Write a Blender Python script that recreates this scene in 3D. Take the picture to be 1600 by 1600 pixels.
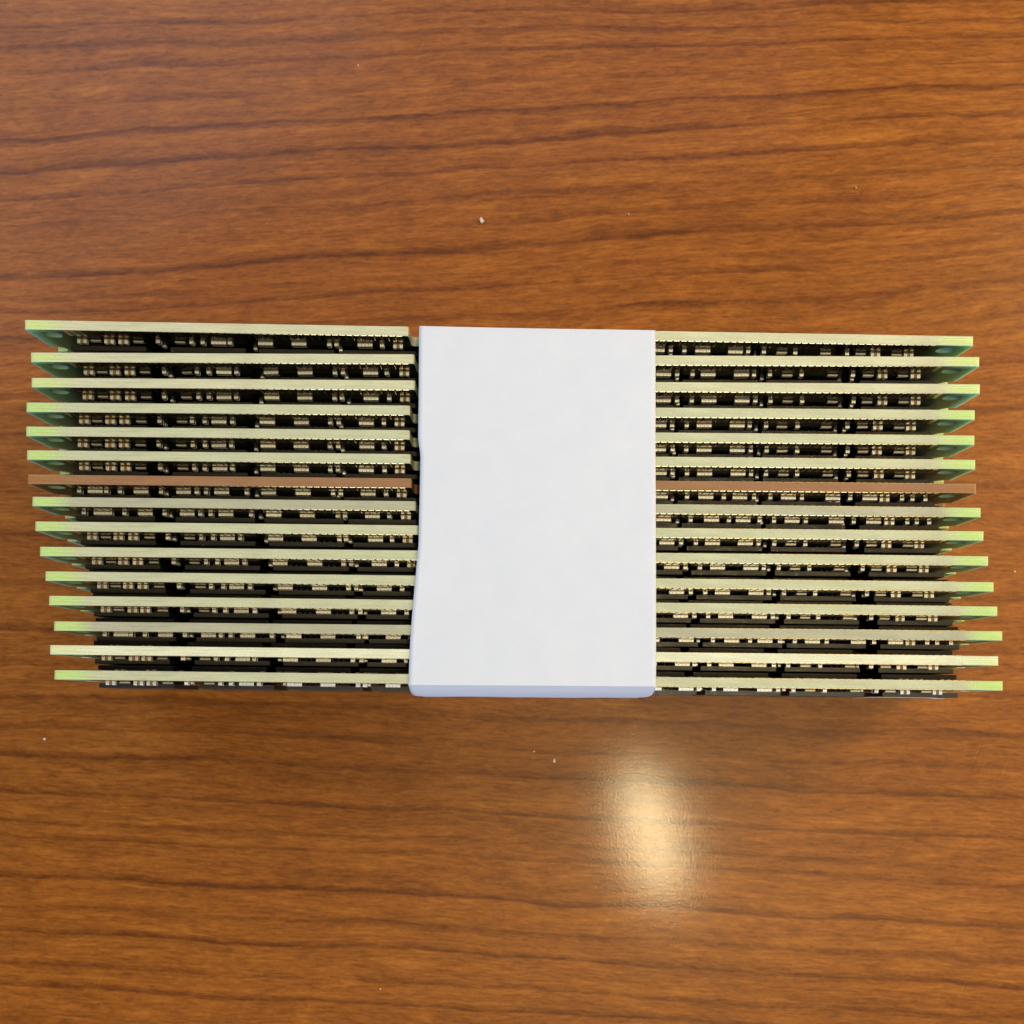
import bpy, bmesh, math, random
from mathutils import Vector, Matrix, Euler, noise

for o in list(bpy.data.objects):
    bpy.data.objects.remove(o)
random.seed(7)
sc = bpy.context.scene
COL = sc.collection
MM = 0.001
R = math.radians

# ------------------------------------------------------------------ camera
CAM_H = 173.9          # mm above the table
cam = bpy.data.cameras.new('camera')
cam.sensor_width = 36.0
cam.lens = 36.0
cam.shift_y = 267.0 / 1600.0
cam.clip_start = 0.005
cam.clip_end = 20.0
cam.dof.use_dof = True
cam.dof.focus_distance = 0.147
cam.dof.aperture_fstop = 36.0
co = bpy.data.objects.new('camera', cam)
co.location = (0, 0, CAM_H * MM)
COL.objects.link(co)
sc.camera = co

# ------------------------------------------------------------------ light
world = bpy.data.worlds.new('World')
sc.world = world
world.use_nodes = True
bg = world.node_tree.nodes['Background']
bg.inputs['Color'].default_value = (0.72, 0.83, 1.0, 1)
bg.inputs['Strength'].default_value = 0.06


def area(name, loc, target, sx, sy, power, color, shape='RECTANGLE', spread=None):
    d = bpy.data.lights.new(name, 'AREA')
    d.shape = shape
    d.size = sx
    d.size_y = sy
    d.energy = power
    d.color = color
    if spread:
        d.spread = R(spread)
    o = bpy.data.objects.new(name, d)
    o.location = loc
    o.rotation_euler = (Vector(target) - Vector(loc)).to_track_quat('-Z', 'Y').to_euler()
    COL.objects.link(o)
    return o


# ceiling lamp whose reflection is the golden spot on the table
cl = area('ceiling_lamp', (0.186, -0.200, 1.20), (0.02, 0.0, 0.0), 0.050, 0.185, 5.3, (1.0, 0.82, 0.45), 'ELLIPSE')
cl.rotation_euler = (0, 0, R(13))
# broad warm ceiling glow to the right of it
area('warm_ceiling', (0.55, -0.04, 1.25), (0.10, 0.0, 0.0), 0.72, 0.60, 2.8, (1.0, 0.77, 0.42))
# warm lamp standing to the right
area('side_lamp', (0.32, 0.17, 0.22), (0.06, 0.03, 0.0), 0.15, 0.15, 0.98, (1.0, 0.78, 0.48))
# daylight: window high behind, one on the near side, plus two added cool fills
area('window_high', (-0.70, 0.85, 1.05), (-0.03, 0.05, 0.0), 0.90, 0.80, 4.6, (0.66, 0.80, 1.0))
area('sheen_fill_back', (-0.10, 1.00, 1.05), (0.0, 0.05, 0.0), 1.00, 0.80, 3.4, (0.74, 0.84, 1.0))  # added light overlapping the high window, widens its sheen and softens the edge
area('cool_fill_low', (-0.70, 0.70, 0.60), (0.0, 0.03, 0.0), 0.50, 0.50, 2.1, (0.46, 0.70, 1.0))  # added cool fill, placed where the table does not mirror it in view
area('window_near', (0.10, -1.80, 0.62), (0.0, 0.0, 0.02), 1.20, 0.80, 22.0, (0.62, 0.79, 1.0))

sc.render.engine = 'CYCLES'
sc.view_settings.view_transform = 'Standard'
sc.view_settings.look = 'None'
sc.view_settings.gamma = 1.0
sc.view_settings.use_curve_mapping = False
sc.view_settings.exposure = 0.0
sc.cycles.max_bounces = 8


# ------------------------------------------------------------------ helpers
def place(px, py, z):
    """point of the place, in mm, measured on the 1600 px photograph at height z mm"""
    s = 1600.0 / (CAM_H - z)
    return ((px - 800.0) / s, (1067.0 - py) / s, z)


class NT:
    def __init__(self, name):
        self.m = bpy.data.materials.new(name)
        self.m.use_nodes = True
        self.t = self.m.node_tree
        self.b = self.t.nodes['Principled BSDF']

    def n(self, kind, **kw):
        nd = self.t.nodes.new(kind)
        for k, v in kw.items():
            setattr(nd, k, v)
        return nd

    def put(self, sock, v):
        if isinstance(v, bpy.types.NodeSocket):
            self.t.links.new(v, sock)
        else:
            sock.default_value = v

    def math(self, op, a, b=None, c=None, clamp=False):
        nd = self.n('ShaderNodeMath', operation=op, use_clamp=clamp)
        self.put(nd.inputs[0], a)
        if b is not None:
            self.put(nd.inputs[1], b)
        if c is not None:
            self.put(nd.inputs[2], c)
        return nd.outputs[0]

    def xyz(self, x, y, z=0.0):
        nd = self.n('ShaderNodeCombineXYZ')
        for i, v in enumerate((x, y, z)):
            self.put(nd.inputs[i], v)
        return nd.outputs[0]

    def noise(self, vec, scale=1.0, detail=2.0, rough=0.5, dist=0.0):
        nd = self.n('ShaderNodeTexNoise')
        self.put(nd.inputs['Vector'], vec)
        nd.inputs['Scale'].default_value = scale
        nd.inputs['Detail'].default_value = detail
        nd.inputs['Roughness'].default_value = rough
        nd.inputs['Distortion'].default_value = dist
        return nd.outputs[0]

    def ramp(self, fac, stops, interp='LINEAR'):
        nd = self.n('ShaderNodeValToRGB')
        r = nd.color_ramp
        r.interpolation = interp
        while len(r.elements) > 1:
            r.elements.remove(r.elements[-1])
        first = True
        for p, c in stops:
            if not isinstance(c, (tuple, list)):
                c = (c, c, c)
            if first:
                e = r.elements[0]
                e.position = p
                first = False
            else:
                e = r.elements.new(p)
            e.color = (c[0], c[1], c[2], 1)
        self.put(nd.inputs[0], fac)
        return nd.outputs[0]

    def mix(self, fac, a, b, blend='MIX'):
        nd = self.n('ShaderNodeMix', data_type='RGBA', blend_type=blend)
        self.put(nd.inputs[0], fac)
        for s, v in ((nd.inputs[6], a), (nd.inputs[7], b)):
            if isinstance(v, tuple):
                v = (v[0], v[1], v[2], 1)
            self.put(s, v)
        return nd.outputs[2]

    def objmm(self):
        tc = self.n('ShaderNodeTexCoord')
        sp = self.n('ShaderNodeSeparateXYZ')
        sc_ = self.n('ShaderNodeVectorMath', operation='SCALE')
        self.t.links.new(tc.outputs['Object'], sc_.inputs[0])
        sc_.inputs['Scale'].default_value = 1000.0
        self.t.links.new(sc_.outputs[0], sp.inputs[0])
        return sc_.outputs[0], sp.outputs[0], sp.outputs[1], sp.outputs[2]

    def bump(self, h, strength, dist):
        nd = self.n('ShaderNodeBump')
        nd.inputs['Strength'].default_value = strength
        nd.inputs['Distance'].default_value = dist
        self.put(nd.inputs['Height'], h)
        return nd.outputs[0]

    def set(self, **kw):
        names = {'color': 'Base Color', 'rough': 'Roughness', 'metal': 'Metallic', 'normal': 'Normal',
                 'spec': 'Specular IOR Level', 'coat': 'Coat Weight', 'coatr': 'Coat Roughness', 'coatn': 'Coat Normal',
                 'sub': 'Subsurface Weight', 'subr': 'Subsurface Radius', 'subs': 'Subsurface Scale'}
        for k, v in kw.items():
            s = self.b.inputs[names[k]]
            if isinstance(v, tuple) and len(v) == 3 and k == 'color':
                v = (v[0], v[1], v[2], 1)
            self.put(s, v)
        return self.m


# ------------------------------------------------------------------ materials
def wood():
    t = NT('wood_laminate')
    p, x, y, z = t.objmm()
    # the grain lines rise to the right in the far half and fall in the near half
    yn = t.math('DIVIDE', t.math('ADD', y, 70.0), 200.0)

    def yy(py):
        return (place(0, py, 0)[1] + 70.0) / 200.0
    slope = t.ramp(yn, [(yy(1600), 0.5 - 0.27), (yy(1400), 0.5 - 0.26), (yy(1250), 0.5 - 0.23), (yy(1100), 0.5 - 0.20), (yy(780), 0.5),
                        (yy(450), 0.5 + 0.32), (yy(200), 0.5 + 0.31), (yy(110), 0.5 + 0.24), (yy(20), 0.5 + 0.12)])
    s = t.math('MULTIPLY', t.math('SUBTRACT', slope, 0.5), -0.2)
    v0 = t.math('ADD', y, t.math('MULTIPLY', s, x))
    w1 = t.math('SUBTRACT', t.noise(t.xyz(t.math('MULTIPLY', x, 0.026), t.math('MULTIPLY', y, 0.05)), 1, 2, 0.5), 0.5)
    w2 = t.math('SUBTRACT', t.noise(t.xyz(t.math('MULTIPLY', x, 0.16), t.math('MULTIPLY', y, 0.30), 7.0), 1, 3, 0.6), 0.5)
    v = t.math('ADD', v0, t.math('ADD', t.math('MULTIPLY', w1, 3.4), t.math('MULTIPLY', w2, 0.7)))
    vn = t.math('DIVIDE', t.math('ADD', v, 70.0), 200.0)

    def veins(lst, lo, hi):
        """(photo row at mid width, strength, width mm, softer side)"""
        lo_v, hi_v = place(0, hi, 0)[1], place(0, lo, 0)[1]
        rng = hi_v - lo_v
        f = t.math('DIVIDE', t.math('SUBTRACT', v, lo_v), rng)
        stops = []
        for py, a, w, side in sorted(lst, reverse=True):
            c = (place(0, py, 0)[1] - lo_v) / rng
            w = 0.72 * w / rng
            left, right = (w * 1.9, w * 0.55) if side < 0 else (w * 0.55, w * 1.9)
            stops += [(c - left, 0.0), (c, a), (c + right, 0.0)]
        out = []
        for i, (pp, a) in enumerate(stops):
            if out and pp <= out[-1][0]:
                pp = out[-1][0] + 0.0005
            out.append((min(max(pp, 0.0), 1.0), a))
        return t.ramp(f, out)
    A = veins([(20, .8, .8, 1), (47, .5, .8, -1), (80, .75, .9, 1), (128, .5, .8, 1), (170, .95, .9, -1), (221, .9, 1.0, 1), (263, .85, .8, 1),
               (303, .55, 1.2, -1)], -10, 325)
    B = veins([(346, .35, 1.0, 1), (385, .9, 1.1, 1), (420, .4, .8, -1), (447, .7, .9, 1), (490, .75, 1.2, -1), (540, .6, 1.0, 1), (600, .7, 1, 1),
               (660, .6, 1, -1)], 326, 700)
    Cc = veins([(760, .6, 1, 1), (840, .7, 1.1, 1), (920, .6, 1, -1), (1000, .7, 1, 1), (1060, .6, 1.0, 1), (1116, .6, 1.3, -1), (1168, .6, 1.0, 1)], 701, 1190)
    D = veins([(1212, .75, .9, 1), (1274, .8, .8, 1), (1318, .6, .6, -1), (1345, .7, .8, 1), (1408, 1.0, 1.0, 1), (1455, .55, .9, -1),
               (1496, .95, .8, 1), (1548, .55, .8, 1), (1582, .75, .8, 1)], 1191, 1615)
    vein = t.math('ADD', t.math('ADD', A, B), t.math('ADD', Cc, D))
    vm = t.noise(t.xyz(t.math('MULTIPLY', x, 0.05), t.math('MULTIPLY', v, 0.16), 3.0), 1, 3, 0.6)
    vein = t.math('MULTIPLY', vein, t.math('MULTIPLY_ADD', vm, 1.5, 0.05, clamp=True))
    # broad tone bands, flecks, fibres
    band = t.noise(t.xyz(t.math('MULTIPLY', x, 0.010), t.math('MULTIPLY', v, 0.22), 11.0), 1, 3, 0.55)
    fleck = t.noise(t.xyz(t.math('MULTIPLY', x, 0.075), t.math('MULTIPLY', v, 0.60), 5.0), 1, 4, 0.60, 0.3)
    fib = t.noise(t.xyz(t.math('MULTIPLY', x, 0.22), t.math('MULTIPLY', v, 3.2), 2.0), 1, 3, 0.6)
    curl = t.noise(t.xyz(t.math('MULTIPLY', x, 0.30), t.math('MULTIPLY', v, 0.75), 21.0), 1, 3, 0.6, 1.2)
    f = t.math('MULTIPLY_ADD', band, 0.45, 0.05)
    f = t.math('ADD', f, t.math('MULTIPLY', t.ramp(fleck, [(0.25, 0.36), (0.45, 0.44), (0.6, 0.60), (0.8, 0.85)]), 0.85))
    f = t.math('ADD', f, t.math('MULTIPLY', fib, 0.32))
    f = t.math('ADD', f, t.math('MULTIPLY', curl, 0.40))
    dash = t.noise(t.xyz(t.math('MULTIPLY', x, 0.30), t.math('MULTIPLY', v, 2.3), 33.0), 1, 4, 0.65)
    dash = t.ramp(dash, [(0.38, 0.0), (0.50, 0.42), (0.62, 0.62), (0.72, 1.0)])
    mot = t.noise(t.xyz(t.math('MULTIPLY', x, 0.9), t.math('MULTIPLY', v, 1.8), 41.0), 1, 4, 0.7)
    f = t.math('ADD', f, t.math('MULTIPLY', dash, 0.35))
    f = t.math('ADD', f, t.math('MULTIPLY', mot, 0.42))
    ru = t.math('ADD', t.math('MULTIPLY', x, 0.92), t.math('MULTIPLY', y, -0.38))
    rw = t.math('ADD', t.math('MULTIPLY', x, 0.38), t.math('MULTIPLY', y, 0.92))
    scr = t.noise(t.xyz(t.math('MULTIPLY', ru, 2.6), t.math('MULTIPLY', rw, 0.13), 61.0), 1, 1, 0.5)
    scr = t.math('MULTIPLY', t.ramp(scr, [(0.70, 0.0), (0.74, 1.0)]), t.ramp(t.noise(p, 0.035, 2), [(0.52, 0.0), (0.62, 1.0)]))
    f = t.math('ADD', f, t.math('MULTIPLY', scr, 0.16))
    f = t.math('MULTIPLY_ADD', f, 1.0, -0.925)
    f = t.math('SUBTRACT', f, t.math('MULTIPLY', vein, 0.46))
    col = t.ramp(f, [(0.0, (0.115, 0.031, 0.0050)), (0.28, (0.203, 0.061, 0.0090)), (0.52, (0.300, 0.095, 0.0138)),
                     (0.76, (0.405, 0.139, 0.0205)), (1.0, (0.545, 0.207, 0.0360))])
    # moulded fine texture of the laminate
    g1 = t.noise(p, 2.6, 2, 0.6)
    g2 = t.noise(p, 4.0, 1, 0.5)
    h = t.math('ADD', g1, t.math('MULTIPLY', g2, 0.35))
    nrm = t.bump(h, 0.40, 0.000018)
    return t.set(color=col, rough=0.42, spec=0.18, normal=nrm, coat=0.16, coatr=0.11, coatn=nrm)


def fr4(name, core, end, mask, mask_end, cold=0.0):
    """returns (edge material, solder-mask material): cut laminate edge, clear of copper at both ends"""
    t = NT(name + '_edge')
    p, x, y, z = t.objmm()
    ax = t.math('ABSOLUTE', x)
    wob = t.noise(t.xyz(x, t.math('MULTIPLY', y, 3.0), z), 0.8, 2)
    e = t.math('ADD', ax, t.math('MULTIPLY', wob, 0.7))
    fac = t.ramp(t.math('DIVIDE', t.math('SUBTRACT', e, 60.5), 6.0), [(0.12, 0.0), (0.28, 0.35), (0.55, 0.85), (0.9, 1.0)])
    lay = t.noise(t.xyz(t.math('MULTIPLY', x, 0.12), t.math('MULTIPLY', y, 7.0), 1.0), 1, 2)
    grit = t.noise(p, 5.0, 3, 0.65)
    blot = t.noise(t.xyz(t.math('MULTIPLY', x, 0.16), t.math('MULTIPLY', y, 0.6), z), 1, 4, 0.65)
    k = t.math('ADD', t.math('MULTIPLY', lay, 0.45), t.math('ADD', t.math('MULTIPLY', grit, 0.60), t.math('MULTIPLY', blot, 0.60)))
    k = t.math('ADD', k, 0.175)
    c = t.mix(fac, core, end)
    c2 = t.n('ShaderNodeVectorMath', operation='SCALE')
    t.put(c2.inputs[0], c)
    t.put(c2.inputs['Scale'], k)
    em = t.set(color=c2.outputs[0], rough=0.6, spec=0.3, normal=t.bump(grit, 0.35, 0.00008),
               sub=t.math('MULTIPLY', fac, 0.8), subs=0.0022, subr=(0.55, 1.0, 0.6))
    t = NT(name + '_solder_mask')
    p, x, y, z = t.objmm()
    ax = t.math('ABSOLUTE', x)
    fac = t.ramp(t.math('DIVIDE', t.math('SUBTRACT', ax, 57.0), 9.7), [(0.0, 0.0), (0.45, 0.14), (0.75, 0.55), (1.0, 1.0)])
    tr = t.noise(t.xyz(t.math('MULTIPLY', x, 2.2), 0.0, t.math('MULTIPLY', z, 0.5)), 1, 2)
    c = t.mix(fac, mask, mask_end)
    c2 = t.n('ShaderNodeVectorMath', operation='SCALE')
    t.put(c2.inputs[0], c)
    t.put(c2.inputs['Scale'], t.math('MULTIPLY_ADD', tr, 0.9, 0.55))
    mm = t.set(color=c2.outputs[0], rough=0.35, spec=0.12, normal=t.bump(tr, 0.2, 0.00003),
               sub=t.math('MULTIPLY', fac, 0.9), subs=0.004, subr=(0.55, 1.0, 0.6))
    return em, mm


def simple(name, color, rough, metal=0.0, spec=0.5, var=0.0, scale=3.0, bump=0.0):
    t = NT(name)
    if var or bump:
        p, x, y, z = t.objmm()
        nz = t.noise(p, scale, 3, 0.6)
        lo = tuple(c * (1 - var) for c in color)
        hi = tuple(min(1, c * (1 + var)) for c in color)
        c = t.mix(nz, lo, hi)
        if bump:
            t.set(normal=t.bump(nz, bump, 0.00005))
        return t.set(color=c, rough=rough, metal=metal, spec=spec)
    return t.set(color=color, rough=rough, metal=metal, spec=spec)


M_WOOD = wood()
GREEN_END = (0.54, 0.74, 0.27)
GREEN_MASK = (0.0035, 0.0075, 0.0045)
GREEN_MASK_END = (0.22, 0.51, 0.37)
FR = {
    'warm': fr4('warm_fr4', (0.60, 0.60, 0.41), (0.62, 0.78, 0.32), GREEN_MASK, GREEN_MASK_END),
    'sage': fr4('sage_fr4', (0.54, 0.56, 0.38), GREEN_END, GREEN_MASK, GREEN_MASK_END),
    'grey': fr4('grey_fr4', (0.44, 0.44, 0.32), GREEN_END, GREEN_MASK, (0.12, 0.34, 0.24)),
    'pale': fr4('pale_fr4', (0.74, 0.76, 0.56), (0.72, 0.84, 0.45), GREEN_MASK, GREEN_MASK_END),
    'brown': fr4('brown_fr4', (0.32, 0.165, 0.08), (0.38, 0.175, 0.065), (0.010, 0.010, 0.006), (0.14, 0.10, 0.06)),
}
M_HOLE = simple('drilled_hole_wall', (0.17, 0.30, 0.21), 0.6, spec=0.3, var=0.2, scale=4.0)
M_CHIP = simple('chip_epoxy', (0.026, 0.026, 0.028), 0.42, spec=0.5, var=0.25, scale=6.0, bump=0.15)
M_TIN = simple('tinned_solder', (0.93, 0.96, 1.0), 0.48, metal=0.40)
M_PAD = simple('solder_pad', (0.28, 0.27, 0.22), 0.40, metal=0.3)
M_DULL = simple('dull_terminal', (0.55, 0.53, 0.48), 0.40, metal=0.4)
M_BALL = simple('solder_ball', (0.55, 0.53, 0.48), 0.35, metal=0.7)
M_GOLD = simple('gold_plating', (0.85, 0.62, 0.28), 0.16, metal=1.0)
M_CAP = simple('capacitor_ceramic', (0.30, 0.19, 0.10), 0.5)
M_RES = simple('resistor_body', (0.012, 0.012, 0.012), 0.4)
M_LABEL = simple('label_paper', (0.75, 0.75, 0.74), 0.6)
M_CRUMB = simple('crumb_white', (0.80, 0.74, 0.64), 0.7, var=0.15, scale=8.0)


def paper_mat():
    t = NT('white_paper')
    p, x, y, z = t.objmm()
    fib = t.noise(p, 2.4, 4, 0.65)
    cloud = t.noise(p, 0.10, 3, 0.55)
    c = t.mix(t.math('MULTIPLY_ADD', t.math('ADD', fib, t.math('MULTIPLY', t.noise(p, 0.35, 3, 0.6), 1.6)), 0.8, -0.55, clamp=True), (0.68, 0.73, 0.86), (0.725, 0.77, 0.895))
    hh = t.math('ADD', t.math('MULTIPLY', fib, 0.20), t.math('MULTIPLY', cloud, 1.4))
    return t.set(color=c, rough=0.85, spec=0.2, normal=t.bump(hh, 0.30, 0.00030), sub=0.0)


M_PAPER = paper_mat()


# ------------------------------------------------------------------ mesh helpers
class MB:
    """collects boxes (in mm); build() links them as one mesh object"""

    def __init__(self):
        self.v, self.f, self.mi = [], [], []

    def box(self, x0, x1, y0, y1, z0, z1, m=0, ch=0.0):
        b = len(self.v)
        if ch <= 0:
            self.v += [(x, y, z) for z in (z0, z1) for y in (y0, y1) for x in (x0, x1)]
            fs = [(0, 2, 3, 1), (4, 5, 7, 6), (0, 1, 5, 4), (2, 6, 7, 3), (0, 4, 6, 2), (1, 3, 7, 5)]
        else:
            # chamfered towards -y (the free face)
            self.v += [(x, y1, z) for z in (z0, z1) for x in (x0, x1)]
            self.v += [(x, y0 + ch, z) for z in (z0, z1) for x in (x0, x1)]
            self.v += [(x, y0, z) for z in (z0 + ch, z1 - ch) for x in (x0 + ch, x1 - ch)]
            fs = [(0, 1, 3, 2), (8, 10, 11, 9)]
            for a, c in ((0, 4), (4, 8)):
                fs += [(a, c, c + 1, a + 1), (a + 1, c + 1, c + 3, a + 3), (a + 3, c + 3, c + 2, a + 2), (a + 2, c + 2, c, a)]
        self.f += [tuple(i + b for i in q) for q in fs]
        self.mi += [m] * len(fs)

    def prism(self, pts_yz, x0, x1, m=0):
        b = len(self.v)
        n = len(pts_yz)
        self.v += [(x0, y, z) for y, z in pts_yz] + [(x1, y, z) for y, z in pts_yz]
        self.f.append(tuple(range(b, b + n)))
        self.f.append(tuple(range(b + 2 * n - 1, b + n - 1, -1)))
        self.mi += [m, m]
        for i in range(n):
            j = (i + 1) % n
            self.f.append((b + i, b + n + i, b + n + j, b + j))
            self.mi.append(m)

    def cap(self, x0, x1, d, z0, z1, m=0):
        """tinned end cap: solder-rounded along its upper free edge"""
        r = min(0.17, (z1 - z0) * 0.95)
        pts = [(-0.03, z0), (-0.03, z1)]
        for k in range(6):
            a = R(90 - 18 * k)
            pts.append((-d + r - r * math.cos(a), z1 - r + r * math.sin(a)))
        pts.append((-d, z0))
        self.prism(pts, x0, x1, m)

    def ball(self, x, y, z, r, m=0):
        b = len(self.v)
        self.v += [(x + r, y, z), (x - r, y, z), (x, y + r, z), (x, y - r, z), (x, y, z + r), (x, y, z - r)]
        q = 0.62 * r
        self.f += [tuple(i + b for i in t) for t in
                   [(0, 2, 4), (2, 1, 4), (1, 3, 4), (3, 0, 4), (2, 0, 5), (1, 2, 5), (3, 1, 5), (0, 3, 5)]]
        self.mi += [m] * 8

    def mesh(self, name, mats):
        me = bpy.data.meshes.new(name)
        me.from_pydata([(a * MM, b * MM, c * MM) for a, b, c in self.v], [], self.f)
        for m in mats:
            me.materials.append(m)
        me.polygons.foreach_set('material_index', self.mi)
        bm = bmesh.new()
        bm.from_mesh(me)
        bmesh.ops.recalc_face_normals(bm, faces=bm.faces)
        bm.to_mesh(me)
        bm.free()
        me.update()
        return me


def link(name, me, parent=None, loc=(0, 0, 0), rot=(0, 0, 0), kind=None):
    o = bpy.data.objects.new(name, me)
    COL.objects.link(o)
    o.parent = parent
    o.location = [c * MM for c in loc]
    o.rotation_euler = rot
    if kind:
        o['kind'] = kind
    return o


def tag(o, label, cat, group=None):
    o['label'] = label
    o['category'] = cat
    if group:
        o['group'] = group


# ------------------------------------------------------------------ table top
bm = bmesh.new()
N = 2
vs = [bm.verts.new((x, y, 0)) for x, y in ((-1.0, -0.8), (1.2, -0.8), (1.2, 1.0), (-1.0, 1.0))]
vb = [bm.verts.new((v.co.x, v.co.y, -0.028)) for v in vs]
bm.faces.new(vs)
bm.faces.new(vb[::-1])
for i in range(4):
    j = (i + 1) % 4
    bm.faces.new((vs[i], vb[i], vb[j], vs[j]))
me = bpy.data.meshes.new('table_top')
bm.to_mesh(me)
bm.free()
me.materials.append(M_WOOD)
table = link('table_top', me, kind='structure')
table['label'] = 'brown wood grain laminate table top'

# ------------------------------------------------------------------ memory sticks
LEN, HGT, THK = 133.35, 30.0, 1.30
HX = LEN / 2
FY = -THK / 2          # y of the front face


def arc(cx, cz, r, a0, a1, n):
    return [(cx + r * math.cos(R(a0 + (a1 - a0) * i / n)), cz + r * math.sin(R(a0 + (a1 - a0) * i / n))) for i in range(n + 1)]


def board_mesh(name, edge, mask):
    """outline in x, z with the side notches, key slot and two corner holes"""
    out = []
    # along the bottom (smooth) edge
    out += arc(-HX + 0.6, 0.6, 0.6, 180, 270, 4)
    out += arc(HX - 0.6, 0.6, 0.6, 270, 360, 4)
    # right side going up: notches at 17.3 and 9.5 from the contact edge
    for h in (17.3, 9.5):
        zc = HGT - h
        out += [(HX, zc - 1.25), (HX - 0.7, zc - 1.25)] + arc(HX - 0.7, zc, 1.25, 270, 90, 10)[1:-1] + [(HX - 0.7, zc + 1.25), (HX, zc + 1.25)]
    out += arc(HX - 0.35, HGT - 0.35, 0.35, 0, 90, 3)
    # key slot in the contact edge
    kx0, kx1, kd = -12.75, -11.25, 4.2
    out += [(kx1 + 0.25, HGT), (kx1, HGT - 0.25)]
    out += arc((kx0 + kx1) / 2, HGT - kd, 0.75, 0, -180, 8)
    out += [(kx0, HGT - 0.25), (kx0 - 0.25, HGT)]
    out += arc(-HX + 0.35, HGT - 0.35, 0.35, 90, 180, 3)
    for h in (9.5, 17.3):
        zc = HGT - h
        out += [(-HX, zc + 1.25), (-HX + 0.7, zc + 1.25)] + arc(-HX + 0.7, zc, 1.25, 90, -90, 10)[1:-1] + [(-HX + 0.7, zc - 1.25), (-HX, zc - 1.25)]
    holes = [arc(s * (HX - 3.0), HGT - 2.4, 1.3, 0, 360, 20)[:-1] for s in (-1, 1)]
    cu = bpy.data.curves.new(name, 'CURVE')
    cu.dimensions = '2D'
    cu.fill_mode = 'BOTH'
    cu.extrude = THK / 2
    for poly in [out] + holes:
        sp = cu.splines.new('POLY')
        sp.points.add(len(poly) - 1)
        for q, (a, b) in zip(sp.points, poly):
            q.co = (a, b, 0, 1)
        sp.use_cyclic_u = True
    tmp = bpy.data.objects.new('tmp', cu)
    COL.objects.link(tmp)
    dg = bpy.context.evaluated_depsgraph_get()
    me = bpy.data.meshes.new_from_object(tmp.evaluated_get(dg))
    bpy.data.objects.remove(tmp)
    me.name = name
    me.transform(Matrix.Rotation(R(90), 4, 'X'))
    me.transform(Matrix.Scale(MM, 4))
    me.materials.clear()
    me.materials.append(edge)
    me.materials.append(mask)
    me.materials.append(M_HOLE)
    bm = bmesh.new()
    bm.from_mesh(me)
    bmesh.ops.remove_doubles(bm, verts=bm.verts, dist=1e-7)
    bmesh.ops.recalc_face_normals(bm, faces=bm.faces)
    for f in bm.faces:
        f.material_index = 1 if abs(f.normal.y) > 0.9 else 0
        f.smooth = False
        c = f.calc_center_median() / MM
        if f.material_index == 0 and abs(abs(c.x) - (HX - 3.0)) < 1.6 and abs(c.z - (HGT - 2.4)) < 1.6 and c.z < HGT - 0.2:
            f.material_index = 2
    bm.to_mesh(me)
    bm.free()
    return me


BOARDS = {k: board_mesh('board_' + k, *v) for k, v in FR.items()}


def fingers_mesh():
    m = MB()
    xs = [-61.5 + 0.5 + i * 1.0 for i in range(48)] + [-9.5 + 0.5 + i * 1.0 for i in range(71)]
    for x in xs:
        if -13.4 < x < -10.6:
            continue
        m.box(x - 0.40, x + 0.40, -0.06, 0.0, HGT - 2.6, HGT - 0.03, 0, 0.03)
    return m.mesh('contact_fingers', [M_GOLD])


FINGERS = fingers_mesh()


def comp_array():
    """four-way resistor network: black body, four tinned feet above and below"""
    m = MB()
    w, h, d = 2.2, 0.80, 0.50
    m.box(-w / 2, w / 2, -d, -0.02, -h / 2, h / 2, 0, 0.04)
    for i in range(4):
        x = -w / 2 + 0.27 + i * 0.537
        for s in (1, -1):
            z0, z1 = (h / 2 - 0.15, h / 2 + 0.03) if s > 0 else (-h / 2 - 0.03, -h / 2 + 0.15)
            m.cap(x - 0.25, x + 0.25, d + 0.025, z0, z1, 1)
            zz = h / 2 + 0.03
            m.prism([(-0.006, s * zz), (-0.006, s * (zz + 0.30)), (-0.02, s * (zz + 0.28)), (-0.10, s * zz)], x - 0.17, x + 0.17, 2)
    return m.mesh('resistor_array', [M_RES, M_TIN, M_PAD])


def comp_small():
    """upright chip resistor with a tinned cap at each end"""
    m = MB()
    w, h, d = 0.50, 0.85, 0.50
    m.box(-w / 2, w / 2, -d, -0.02, -h / 2, h / 2, 0, 0.04)
    for s in (1, -1):
        z0, z1 = (h / 2 - 0.18, h / 2 + 0.03) if s > 0 else (-h / 2 - 0.03, -h / 2 + 0.18)
        m.cap(-w / 2 - 0.03, w / 2 + 0.03, d + 0.025, z0, z1, 1)
        zz = h / 2 + 0.03
        m.prism([(-0.006, s * zz), (-0.006, s * (zz + 0.40)), (-0.02, s * (zz + 0.38)), (-0.14, s * zz)], -0.17, 0.17, 2)
    return m.mesh('chip_resistor', [M_RES, M_TIN, M_PAD])


def comp_cap():
    """ceramic capacitor lying along the board, a tinned cap at each end"""
    m = MB()
    w, h, d = 1.30, 0.72, 0.60
    m.box(-w / 2, w / 2, -d, -0.02, -h / 2, h / 2, 0, 0.05)
    for s in (1, -1):
        x0, x1 = (w / 2 - 0.42, w / 2 + 0.03) if s > 0 else (-w / 2 - 0.03, -w / 2 + 0.42)
        m.cap(x0, x1, d + 0.025, -h / 2 - 0.03, h / 2 + 0.03, 1)
        zz = h / 2 + 0.03
        xm = (x0 + x1) / 2
        for q in (1, -1):
            m.prism([(-0.006, q * zz), (-0.006, q * (zz + 0.28)), (-0.02, q * (zz + 0.26)), (-0.12, q * zz)], xm - 0.14, xm + 0.14, 2)
    return m.mesh('capacitor', [M_CAP, M_TIN, M_PAD])


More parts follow.
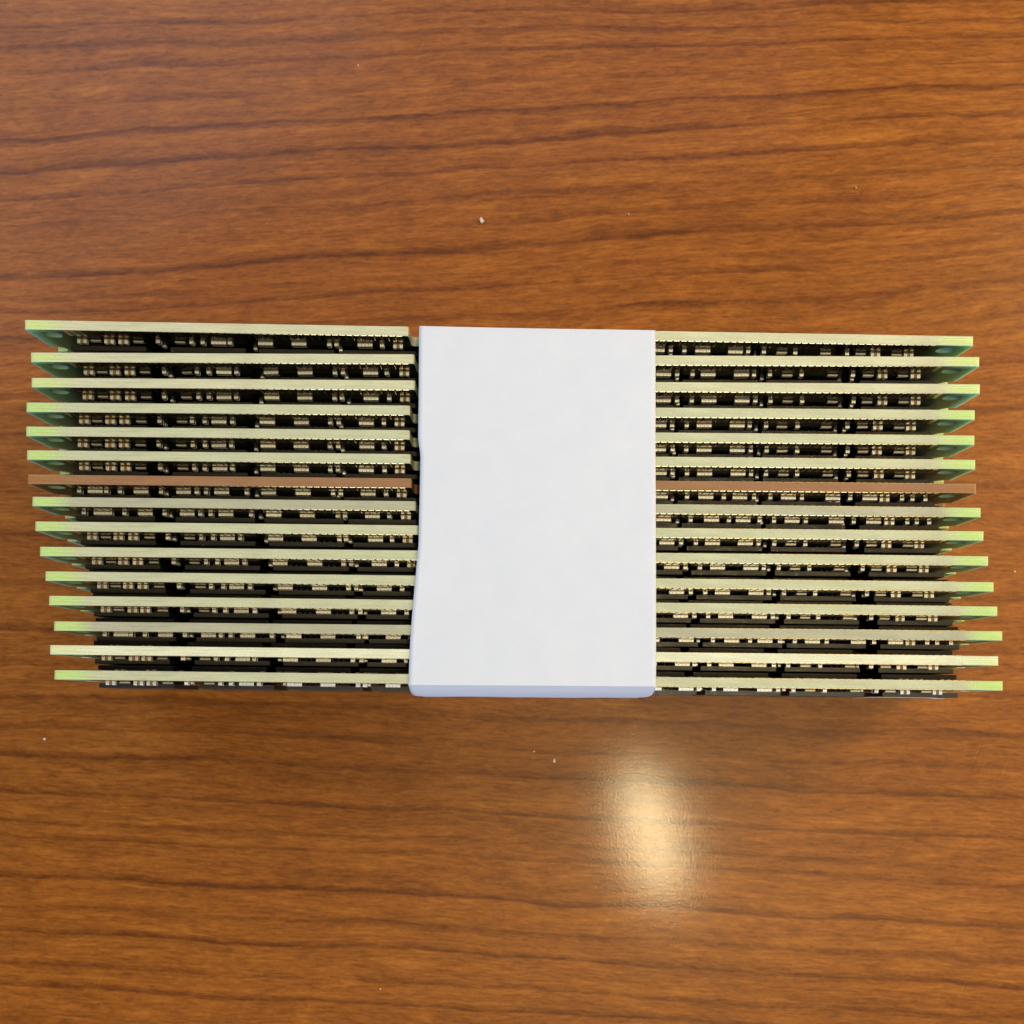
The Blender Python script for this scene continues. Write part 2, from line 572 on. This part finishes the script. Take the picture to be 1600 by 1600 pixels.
def comp_dash():
    """low, long chip part: a grey line seen from above"""
    m = MB()
    w, h, d = 1.55, 0.6, 0.34
    m.box(-w / 2, w / 2, -d, -0.02, -h / 2, h / 2, 0, 0.04)
    m.box(-w / 2 + 0.05, w / 2 - 0.05, -d - 0.02, -0.14, h / 2 - 0.12, h / 2 + 0.02, 1)
    m.box(-w / 2 + 0.05, w / 2 - 0.05, -d - 0.02, -0.14, -h / 2 - 0.02, -h / 2 + 0.12, 1)
    return m.mesh('resistor_network', [M_RES, M_DULL])


def comp_tiny():
    """smallest chip part, set between two memory chips"""
    m = MB()
    w, h, d = 0.42, 0.62, 0.34
    m.box(-w / 2, w / 2, -d, -0.02, -h / 2, h / 2, 0, 0.03)
    for z0, z1 in ((h / 2 - 0.16, h / 2 + 0.02), (-h / 2 - 0.02, -h / 2 + 0.16)):
        m.cap(-w / 2 - 0.02, w / 2 + 0.02, d + 0.02, z0, z1, 1)
    return m.mesh('tiny_resistor', [M_RES, M_TIN])


COMP = {'S': ('tiny_resistor', comp_tiny()), 'A': ('resistor_array', comp_array()), 'D': ('chip_resistor', comp_small()), 'U': ('capacitor', comp_cap()),
        'L': ('resistor_network', comp_dash())}


def chip_mesh(w, h):
    m = MB()
    m.box(-w / 2, w / 2, -1.02, -0.34, -h / 2, h / 2, 0, 0.05)
    return m.mesh('memory_chip', [M_CHIP])


def ball_mesh(cols, rows, split_cols):
    m = MB()
    for i in range(cols):
        if split_cols and 2 < i < cols - 3:
            continue
        for j in range(rows):
            if not split_cols and 2 < j < rows - 3:
                continue
            if 0 < j < rows - 1 and 0 < i < cols - 1:
                continue        # inner balls can never be seen
            m.ball((i - (cols - 1) / 2) * 0.8, -0.18, (j - (rows - 1) / 2) * 0.8, 0.20)
    return m.mesh('solder_balls', [M_BALL])


CHIP_A, BALL_A = chip_mesh(11.0, 11.6), ball_mesh(9, 13, True)
CHIP_B, BALL_B = chip_mesh(11.6, 9.6), ball_mesh(13, 9, False)
CX = [-57.3, -42.7, -29.7, -17.4, 0.6, 19.2, 31.5, 43.8, 57.5]

H0 = 4.35    # passives, mm below the contact edge
LAY_A = [('U', -60.2), ('L', -58.2), ('U', -56.4), ('U', -54.3), ('L', -52.0), ('D', -49.2), ('L', -46.0), ('D', -44.4), ('D', -42.8),
         ('A', -40.6), ('D', -38.8), ('A', -33.7), ('A', -28.8), ('D', -24.6), ('D', -23.5), ('A', -19.4), ('D', -16.9), ('U', -14.6),
         ('A', 18.2), ('A', 22.8), ('D', 24.7), ('D', 26.8), ('A', 29.3), ('A', 34.1), ('D', 36.0), ('D', 38.2), ('L', 40.7), ('D', 42.7),
         ('L', 47.1), ('D', 50.1), ('L', 52.3), ('U', 54.4), ('L', 57.5), ('U', 59.1)]
LAY_B = [('D', -61.0), ('A', -58.6), ('D', -57.1), ('D', -55.2), ('A', -52.1), ('D', -49.3), ('A', -46.0), ('D', -44.2), ('D', -42.7),
         ('A', -40.5), ('D', -36.9), ('A', -33.6), ('A', -28.7), ('D', -24.4), ('D', -23.3), ('A', -19.3), ('D', -16.8), ('U', -14.6),
         ('A', 18.0), ('A', 22.8), ('D', 26.6), ('A', 29.5), ('D', 32.0), ('A', 34.3), ('D', 36.3), ('D', 38.6), ('A', 41.1), ('D', 43.2), ('A', 47.7),
         ('D', 50.1), ('A', 53.0), ('U', 55.2), ('D', 57.7), ('D', 59.2), ('D', 61.0)]
# parts a little further down, in the gaps between chips
LOW_A = [('S', -49.2, 6.6), ('S', -35.9, 7.2), ('S', -23.3, 7.2), ('S', 25.2, 7.0), ('S', 37.5, 6.7), ('S', 49.2, 7.4), ('S', 50.7, 7.0)]
LOW_B = [('S', -49.2, 6.8), ('S', -36.0, 7.0), ('S', -23.9, 7.0), ('S', 25.2, 7.2), ('S', 37.6, 7.0), ('S', 48.0, 6.8), ('S', 49.3, 6.8)]

# (left x, left y, right x, right y) of each stick's far top edge on the photograph
ROWS = [
    (36.0, 500.6, 1523.5, 526.5), (47.5, 551.5, 1531.0, 558.5), (52.5, 591.0, 1528.0, 601.0), (45.5, 629.5, 1519.0, 641.5),
    (44.5, 667.0, 1519.0, 681.0), (45.0, 704.0, 1521.0, 719.0), (45.5, 742.0, 1523.5, 756.5), (49.0, 776.5, 1534.0, 794.0),
    (52.0, 815.0, 1540.0, 830.5), (62.0, 854.5, 1544.5, 869.5), (70.6, 893.0, 1553.0, 910.0), (74.0, 931.0, 1561.0, 948.0),
    (79.0, 971.0, 1571.5, 986.5), (74.5, 1008.0, 1563.5, 1025.5), (79.0, 1047.0, 1573.0, 1064.5)]
STYLE = ['warm', 'warm', 'warm', 'sage', 'sage', 'sage', 'brown', 'grey', 'sage', 'sage', 'sage', 'sage', 'grey', 'pale', 'sage']
LEAN = [2.0, 1.5, 1.2, 0.9, 0.7, 0.5, 0.3, 0.1, -0.1, -0.3, -0.5, -0.7, -0.9, -1.0, -1.3]
ORD = ['topmost', 'second', 'third', 'fourth', 'fifth', 'sixth', 'seventh', 'eighth', 'ninth', 'tenth', 'eleventh', 'twelfth', 'thirteenth',
       'fourteenth', 'fifteenth']
LABELS = [
    'topmost memory stick of the row, farthest left corner, turned slightly askew from the rest',
    'second memory stick from the top, below the askew one, pale edge with green tips',
    'third memory stick from the top, pale edge with green tips',
    'fourth memory stick from the top, sage edge, three above the brown one',
    'fifth memory stick from the top, sage edge, two above the brown one',
    'sixth memory stick from the top, sage edge, directly above the brown one',
    'brown edged memory stick, the only one without green tips',
    'eighth memory stick from the top, greyish edge, directly below the brown one',
    'ninth memory stick from the top, sage edge, two below the brown one',
    'tenth memory stick from the top, sage edge, three below the brown one',
    'eleventh memory stick from the top, fifth from the bottom, sage edge with lime tips',
    'twelfth memory stick from the top, fourth from the bottom, sage edge with lime tips',
    'greyish edged memory stick third from the bottom, above the palest one',
    'palest, almost cream edged memory stick, second from the bottom',
    'bottom memory stick nearest the bare table, its black chips showing in front']


def add_side(root, lay, low, chip, ball, front, hidden_passives):
    s = 1 if front else -1
    rot = (0, 0, 0 if front else math.pi)
    y = FY * s

    def X(x):
        return x * s
    for cx in CX:
        c = link('memory_chip', chip, root, (X(cx), y, HGT - (6.3 + (11.6 if chip is CHIP_A else 9.6) / 2)), rot)
        link('solder_balls', ball, c, kind='stuff')
    f = link('contact_fingers', FINGERS, root, (0, y, 0) if front else (-24.0 * 0, y, 0), (0, 0, 0), kind='stuff')
    if not front:
        f.scale = (1, -1, 1)
    if hidden_passives:
        return
    for k, x in lay:
        n, me = COMP[k]
        o = link(n, me, root, (X(x) + random.gauss(0, 0.07), y, HGT - H0 - random.gauss(0, 0.07)), (0, random.gauss(0, 0.035), rot[2]))
        if not front:
            o.scale = (1, 0.55, 1)
    for k, x, h in low:
        n, me = COMP[k]
        link(n, me, root, (X(x) + random.gauss(0, 0.12), y, HGT - h - random.gauss(0, 0.12)), (0, random.gauss(0, 0.06), rot[2]))


for i, (lx, ly, rx, ry) in enumerate(ROWS):
    a = Vector(place(lx, ly, HGT))
    b = Vector(place(rx, ry, HGT))
    yaw = math.atan2(b.y - a.y, b.x - a.x)
    lean = R(LEAN[i])
    eul = Euler((lean, 0, yaw))
    rot = eul.to_matrix()
    top = (a + b) / 2                                   # middle of the far top edge
    base = top - rot @ Vector((0, THK / 2, HGT))
    base.z = 0.16 + abs(math.sin(lean)) * THK / 2       # rests on the paper under it
    root = bpy.data.objects.new('memory_stick', None)
    root.empty_display_size = 0.01
    COL.objects.link(root)
    root.location = base * MM
    root.rotation_euler = eul
    tag(root, LABELS[i], 'memory stick', 'memory sticks standing in a row')
    link('circuit_board', BOARDS[STYLE[i]], root)
    B_ = i in (6, 7, 12)
    add_side(root, LAY_B if B_ else LAY_A, LOW_B if B_ else LOW_A, CHIP_B if B_ else CHIP_A, BALL_B if B_ else BALL_A, True, False)
    add_side(root, LAY_B if B_ else LAY_A, [], CHIP_B if B_ else CHIP_A, BALL_B if B_ else BALL_A, False, i < 13)
    if i == 14:
        m = MB()
        n = 26
        pts = []
        for k in range(n + 1):
            x = 48.4 + 13.0 * k / n
            d = 1.025 + 0.16 * math.exp(-((x - 48.6) / 1.1) ** 2) + 0.10 * math.exp(-((x - 61.2) / 0.9) ** 2)
            pts.append((x, d))
        for (x0, d0), (x1, d1) in zip(pts, pts[1:]):
            b0 = len(m.v)
            for xx, dd in ((x0, d0), (x1, d1)):
                for zz in (20.6, 22.8):
                    m.v += [(xx, -dd, zz), (xx, -dd - 0.05, zz)]
            m.f += [tuple(b0 + q for q in t) for t in ((0, 2, 3, 1), (4, 5, 7, 6), (0, 1, 5, 4), (2, 6, 7, 3), (0, 4, 6, 2), (1, 3, 7, 5))]
            m.mi += [0] * 6
        lb = link('label_sticker', m.mesh('label_sticker', [M_LABEL]), root, (0, FY, 0))
        lb['label'] = 'white paper label stuck across two chips'

# ------------------------------------------------------------------ paper band
LEFT = [(510, 655), (600, 654.5), (685, 653.5), (700, 655.5), (712, 657.0), (760, 656.0), (850, 654), (900, 649.5), (960, 644), (1000, 641), (1068, 638)]
RIGHT = [(517, 1024), (700, 1024.3), (900, 1025), (1069, 1025)]


def interp(tab, x):
    if x <= tab[0][0]:
        return tab[0][1]
    for (a, b), (c, d) in zip(tab, tab[1:]):
        if x <= c:
            return b + (d - b) * (x - a) / (c - a)
    return tab[-1][1]


ZT = HGT + 0.42
rows = []       # each: (left point, right point, kind)
# back, from the table up
bl, br = Vector(place(655, 509.5, ZT)), Vector(place(1024, 516.0, ZT))
fl, fr = Vector(place(638, 1070.0, ZT)), Vector(place(1025, 1072.5, ZT))
prof_back = [(0.06, 1.9), (0.3, 2.0), (2, 2.0), (8, 1.9), (14, 1.75), (20, 1.6), (23, 1.4), (25.5, 1.05), (27.5, 0.65), (29.2, 0.28), (30.0, 0.10)]
for z, d in prof_back:
    rows.append((Vector((bl.x, bl.y + d, z)), Vector((br.x, br.y + d, z)), 0))
NT_ = 90
for k in range(NT_ + 1):
    f = k / NT_
    py = 509.5 + (1070.0 - 509.5) * f
    pyr = 516.0 + (1072.5 - 516.0) * f
    zc = ZT - 0.10 * max(0, 1 - k / 1.2)
    rows.append((Vector(place(interp(LEFT, py), py, zc)), Vector(place(interp(RIGHT, pyr), pyr, zc)), 1))
prof_front = [(30.0, 0.16), (29.2, 0.42), (28.2, 0.78), (26.5, 1.12), (24.5, 1.40), (22, 1.58), (19, 1.72), (15, 1.82), (10, 1.92), (5, 2.02),
              (2, 2.08), (0.35, 2.12), (0.06, 2.02)]
for z, d in prof_front:
    q = (30 - z) / 30
    d *= 0.97
    rows.append((Vector((fl.x - 0.35 * q, fl.y - d, z)), Vector((fr.x + 1.1 * q, fr.y - d, z)), 2))
for k in range(1, 12):
    f = k / 12
    a0, b0 = rows[-1][:2] if k == 1 else (a0, b0)
    rows.append((a0.lerp(rows[0][0], f), b0.lerp(rows[0][1], f), 3))
NX = 56
verts, faces = [], []
for a, b, kd in rows:
    for i in range(NX + 1):
        p = a.lerp(b, i / NX)
        if kd == 1:
            ph = (p.y - 2.0) / 3.44 * 2 * math.pi
            n1 = noise.noise(Vector((p.x * 0.09, p.y * 0.07, 3.1)))
            n2 = noise.noise(Vector((p.x * 0.28, p.y * 0.22, 9.1)))
            edge = min(i, NX - i) / 6.0
            p.z += 0.012 * math.sin(ph) + 0.16 * n1 + 0.05 * n2 + (0.05 * (1 - edge) if edge < 1 else 0)
        elif kd == 2:
            p.y += 0.10 * noise.noise(Vector((p.x * 0.12, p.z * 0.10, 5.5))) * min(1, (30 - p.z) / 6)
        verts.append(p * MM)
W = NX + 1
for r in range(len(rows)):
    r2 = (r + 1) % len(rows)
    for i in range(NX):
        faces.append((r * W + i, r2 * W + i, r2 * W + i + 1, r * W + i + 1))
me = bpy.data.meshes.new('paper_band')
me.from_pydata(verts, [], faces)
bm = bmesh.new()
bm.from_mesh(me)
bmesh.ops.recalc_face_normals(bm, faces=bm.faces)
bm.to_mesh(me)
bm.free()
for p in me.polygons:
    p.use_smooth = True
fold_rows = (len(prof_back), len(prof_back) + NT_)
for e in me.edges:
    r0, r1 = e.vertices[0] // W, e.vertices[1] // W
    if r0 == r1 and r0 in fold_rows:
        e.use_edge_sharp = True
me.materials.append(M_PAPER)
band = link('paper_band', me)
so = band.modifiers.new('thickness', 'SOLIDIFY')
so.thickness = 0.11 * MM
so.offset = -1.0
tag(band, 'blank white paper band wrapped around the middle of the memory sticks', 'paper band')

# ------------------------------------------------------------------ crumbs on the table
CRUMBS = [
    (752.5, 345, 0.62, 1.05, 1.1, 'largest white crumb on the table above the paper band'),
    (866, 1188, 0.38, 0.75, 0.9, 'upright white crumb on the table below the paper band'),
    (834.5, 1174, 0.26, 0.26, 0.5, 'tiny pale crumb just left of the upright one below the paper band'),
    (70.5, 1154.5, 0.45, 0.45, 0.9, 'white crumb on the table at the far left, below the memory sticks'),
    (982, 335.5, 0.22, 0.28, 0.6, 'tiny crumb on the table above the right side of the paper band'),
    (1585, 893, 0.40, 0.26, 0.6, 'pale crumb at the right edge beside the memory stick tips'),
    (594.5, 1545, 0.26, 0.24, 0.6, 'tiny crumb near the bottom edge of the table view'),
    (560, 103, 0.26, 0.26, 0.5, 'faint tiny crumb on the table near the top edge'),
    (1337, 294, 0.22, 0.30, 0.6, 'thin pale crumb on the table at the upper right'),
]
for k, (px, py, sx, sy, sz, lab) in enumerate(CRUMBS):
    bm = bmesh.new()
    bmesh.ops.create_icosphere(bm, subdivisions=2, radius=0.5)
    for v in bm.verts:
        n = noise.noise(v.co * 2.2 + Vector((k * 3.7, 1, 2)))
        v.co *= 1 + 0.55 * n
        v.co.x *= (1 - 0.5 * v.co.y) * sx
        v.co.y *= sy
        v.co.z *= 0.45 * sz
    zmin = min(v.co.z for v in bm.verts)
    for v in bm.verts:
        v.co.z -= zmin
        v.co *= MM
    me = bpy.data.meshes.new('crumb')
    bm.to_mesh(me)
    bm.free()
    me.materials.append(M_CRUMB)
    x, y, z = place(px, py, 0)
    c = link('crumb', me, None, (x, y, 0.0), (0, 0, random.uniform(-0.3, 0.3)))
    tag(c, lab, 'crumb', 'crumbs on the table')
